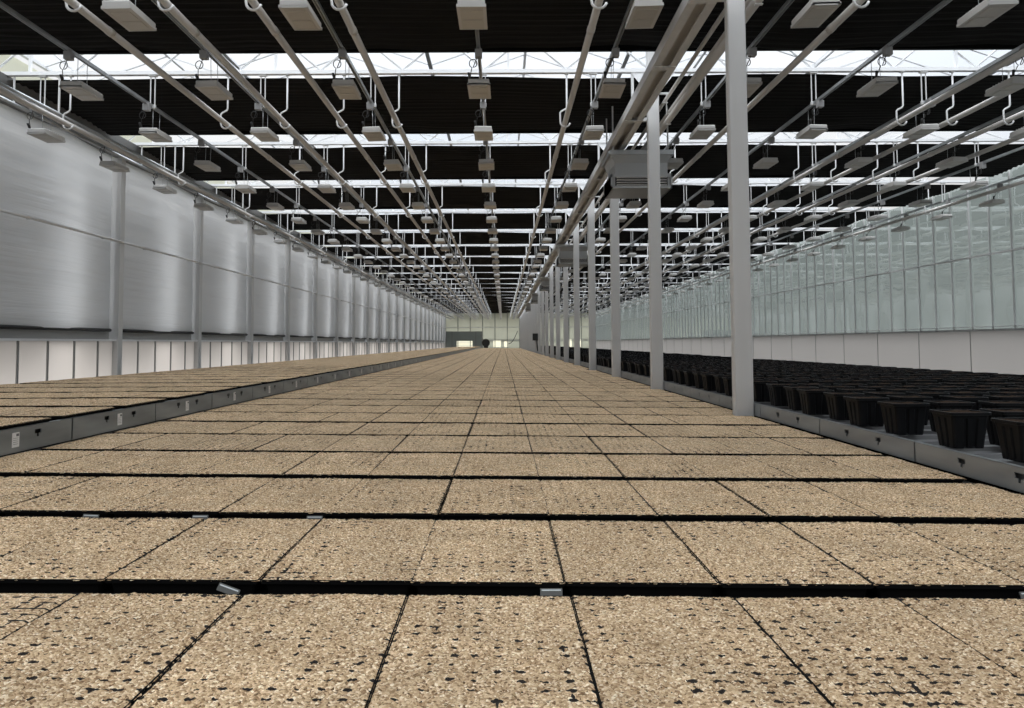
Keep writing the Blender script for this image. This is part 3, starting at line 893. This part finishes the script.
# ------------------------------------------------------------------ pots
PW, PB, PH = .120, .086, .205     # half top, half bottom, height
def rsq(a, c, z, n=3):
    out = []
    for (sx, sy, a0) in ((1,-1,-PI/2),(1,1,0),(-1,1,PI/2),(-1,-1,PI)):
        for k in range(n+1):
            t = a0+PI/2*k/n; out.append((sx*(a-c)+c*math.cos(t), sy*(a-c)+c*math.sin(t), z))
    return out
def pot_ring(a, z, groove):
    """square with rounded corners and two shallow grooves per side"""
    out = []; c = .018
    for q in range(4):
        ang = q*PI/2
        pts = [(-a+c, -a), (-a*.42, -a), (-a*.36, -a+groove), (-a*.22, -a+groove), (-a*.16, -a), (a*.16, -a), (a*.22, -a+groove), (a*.36, -a+groove), (a*.42, -a), (a-c, -a), (a-c*.3, -a+c*.3)]
        for (x, y) in pts: out.append((x*math.cos(ang)-y*math.sin(ang), x*math.sin(ang)+y*math.cos(ang), z))
    return out
def lerp(a, b_, t): return a+(b_-a)*t
b = MB()
b.loft([pot_ring(PB, .0, 0), pot_ring(PB+.002, .012, .010), pot_ring(lerp(PB,PW-.012,.85), PH*.82, .010), pot_ring(lerp(PB,PW-.012,.90), PH*.86, 0), pot_ring(PW-.010, PH-.018, 0),
        pot_ring(PW, PH-.016, 0), pot_ring(PW, PH, 0), pot_ring(PW-.008, PH, 0), pot_ring(PW-.014, PH-.035, 0)])
nr = 44
for fi in range(len(b.f)-2):
    if fi//nr == 6: b.m[fi] = 1  # top ring of the rim takes the painted highlight colour
b.m[-1] = 0
pm = b.mesh('plant_pot', [M['pot'], M['rimlight']])
b = MB()
def sf(u, v):
    x = (u-.5)*2*(PW-.016); y = (v-.5)*2*(PW-.016)
    return (x, y, PH-.006+.006*noise.noise(Vector((x*40,y*40,3)))+.010*noise.noise(Vector((x*12,y*12,8))))
b.grid(14, 14, sf); sm_ = b.mesh('soil', M['soil'])
pots = []
nc = 11
for ci, zc in enumerate(RC):
    for k in range(3):
        for c in range(nc):
            offs = {1: (.145,.264,.0), 2: (.089,.206,.309), 3: (.087,.18,.285)}.get(ci, (.085,.188,.29))
            zz = zc + offs[k] + (.010 if c % 2 else 0)
            if ci > 3: zz += .008*math.sin(ci*2.1+k)
            xx = 444 + 27 + c*60 + 4*math.sin(ci*1.7+k*2+c)
            pots.append((zz, xx, ci*3+k, c))
def pscore(t):
    z, x, r, c = t
    y = Y(z); 
    if y < .9: return 0
    u0 = VPX+F*(X(x)-PW)/(y-PW); 
    if u0 > 1022: return .0001 if u0 < 1070 else 0
    du = min(1024, VPX+F*(X(x)+PW)/(y-PW))-u0
    dv = F*(PH if c == 0 else .045)/y + F*.3*PW*2/y/y
    return du*dv
pots.sort(key=pscore, reverse=True)
keepp = [t for t in pots[:300] if pscore(t) > .001]
keepset = set(keepp)
keepp.sort(key=lambda t: (t[3], t[2]))
cnt = {}
pj = random.Random(5)
ZP = H(-109) + .003
for t in keepp:
    z, x, r, c = t
    cnt[c] = cnt.get(c, 0)+1
    o = link('plant_pot', pm, None, (X(x)+(0 if c == 0 else pj.uniform(-.012,.012)), Y(z)+pj.uniform(-.015,.015), ZP))
    o.rotation_euler = (0, 0, pj.uniform(-.05, .05) + (PI/2)*pj.randint(0,3))
    link('soil', sm_, o)
    if c == 0: lab = 'square black pot of soil along the metal rail, %s from the camera' % ordw(cnt[c])
    else: lab = 'square black pot of soil, %s line in from the rail, %s from the camera' % (ordw(c+1), ordw(cnt[c]))
    tag(o, lab, 'pot', 'square black pots on the right bench')
st = MB()
for t in pots:
    if t in keepset or pscore(t) <= 0 and t[0] < 3: continue
    z, x, r, c = t
    x_, y_ = X(x)+pj.uniform(-.004 if c == 0 else -.02,.02), Y(z)+pj.uniform(-.02,.02)
    def q(a, zz): return [(x_-a,y_-a,ZP+zz),(x_+a,y_-a,ZP+zz),(x_+a,y_+a,ZP+zz),(x_-a,y_+a,ZP+zz)]
    dz = pj.uniform(-.012,.012)
    st.loft([q(PB,0), q(PW-.01,PH-.017+dz), q(PW,PH-.016+dz)], 0, False); st.loft([q(PW,PH-.016+dz), q(PW,PH+dz)], 0, False); st.loft([q(PW,PH+dz), q(PW-.01,PH+dz)], 2, False)
    bb = len(st.v); st.v += q(PW-.01, PH-.006+dz); st.face([bb,bb+1,bb+2,bb+3], 1)
tag(link('distant_pots', st.mesh('distant_pots', [M['pot'], M['soil'], M['rimlight']])), 'dense field of far black pots covering the right bench', 'pots', kind='stuff')

# ------------------------------------------------------------------ light: overcast daylight
w = bpy.data.worlds.new('overcast'); SC.world = w; w.use_nodes = True; nt = w.node_tree; nt.nodes.clear()
out = nt.nodes.new('ShaderNodeOutputWorld'); bg = nt.nodes.new('ShaderNodeBackground'); nt.links.new(bg.outputs[0], out.inputs[0])
tc = nt.nodes.new('ShaderNodeTexCoord'); sp = nt.nodes.new('ShaderNodeSeparateXYZ'); nt.links.new(tc.outputs['Generated'], sp.inputs[0])
mr = nt.nodes.new('ShaderNodeMapRange'); sq = nt.nodes.new('ShaderNodeMath'); sq.operation = 'POWER'; sq.inputs[1].default_value = 3; sa = nt.nodes.new('ShaderNodeMath'); sa.operation = 'MAXIMUM'; sa.inputs[1].default_value = 0
nt.links.new(sp.outputs[2], sa.inputs[0]); nt.links.new(sa.outputs[0], sq.inputs[0]); nt.links.new(sq.outputs[0], mr.inputs['Value'])
mr.inputs['From Min'].default_value = 0; mr.inputs['From Max'].default_value = 1; mr.inputs['To Min'].default_value = .68; mr.inputs['To Max'].default_value = 7.8
nz = nt.nodes.new('ShaderNodeTexNoise'); nz.inputs['Scale'].default_value = 3; nt.links.new(tc.outputs['Generated'], nz.inputs['Vector'])
cr2 = nt.nodes.new('ShaderNodeValToRGB'); nt.links.new(nz.outputs['Fac'], cr2.inputs[0])
cr2.color_ramp.elements[0].position = .35; cr2.color_ramp.elements[0].color = (.86,.92,1,1)
cr2.color_ramp.elements[1].position = .65; cr2.color_ramp.elements[1].color = (1,.985,.96,1)
nt.links.new(cr2.outputs[0], bg.inputs[0]); nt.links.new(mr.outputs[0], bg.inputs[1])

SC.view_settings.view_transform = 'Standard'; SC.view_settings.look = 'None'
SC.view_settings.gamma = 1; SC.view_settings.use_curve_mapping = False
SC.view_settings.exposure = 0.15
SC.cycles.max_bounces = 8; SC.cycles.diffuse_bounces = 4; SC.cycles.glossy_bounces = 3
SC.cycles.transparent_max_bounces = 10; SC.cycles.use_denoising = True
SC.cycles.caustics_reflective = False; SC.cycles.caustics_refractive = False
SC.cycles.sample_clamp_indirect = 6
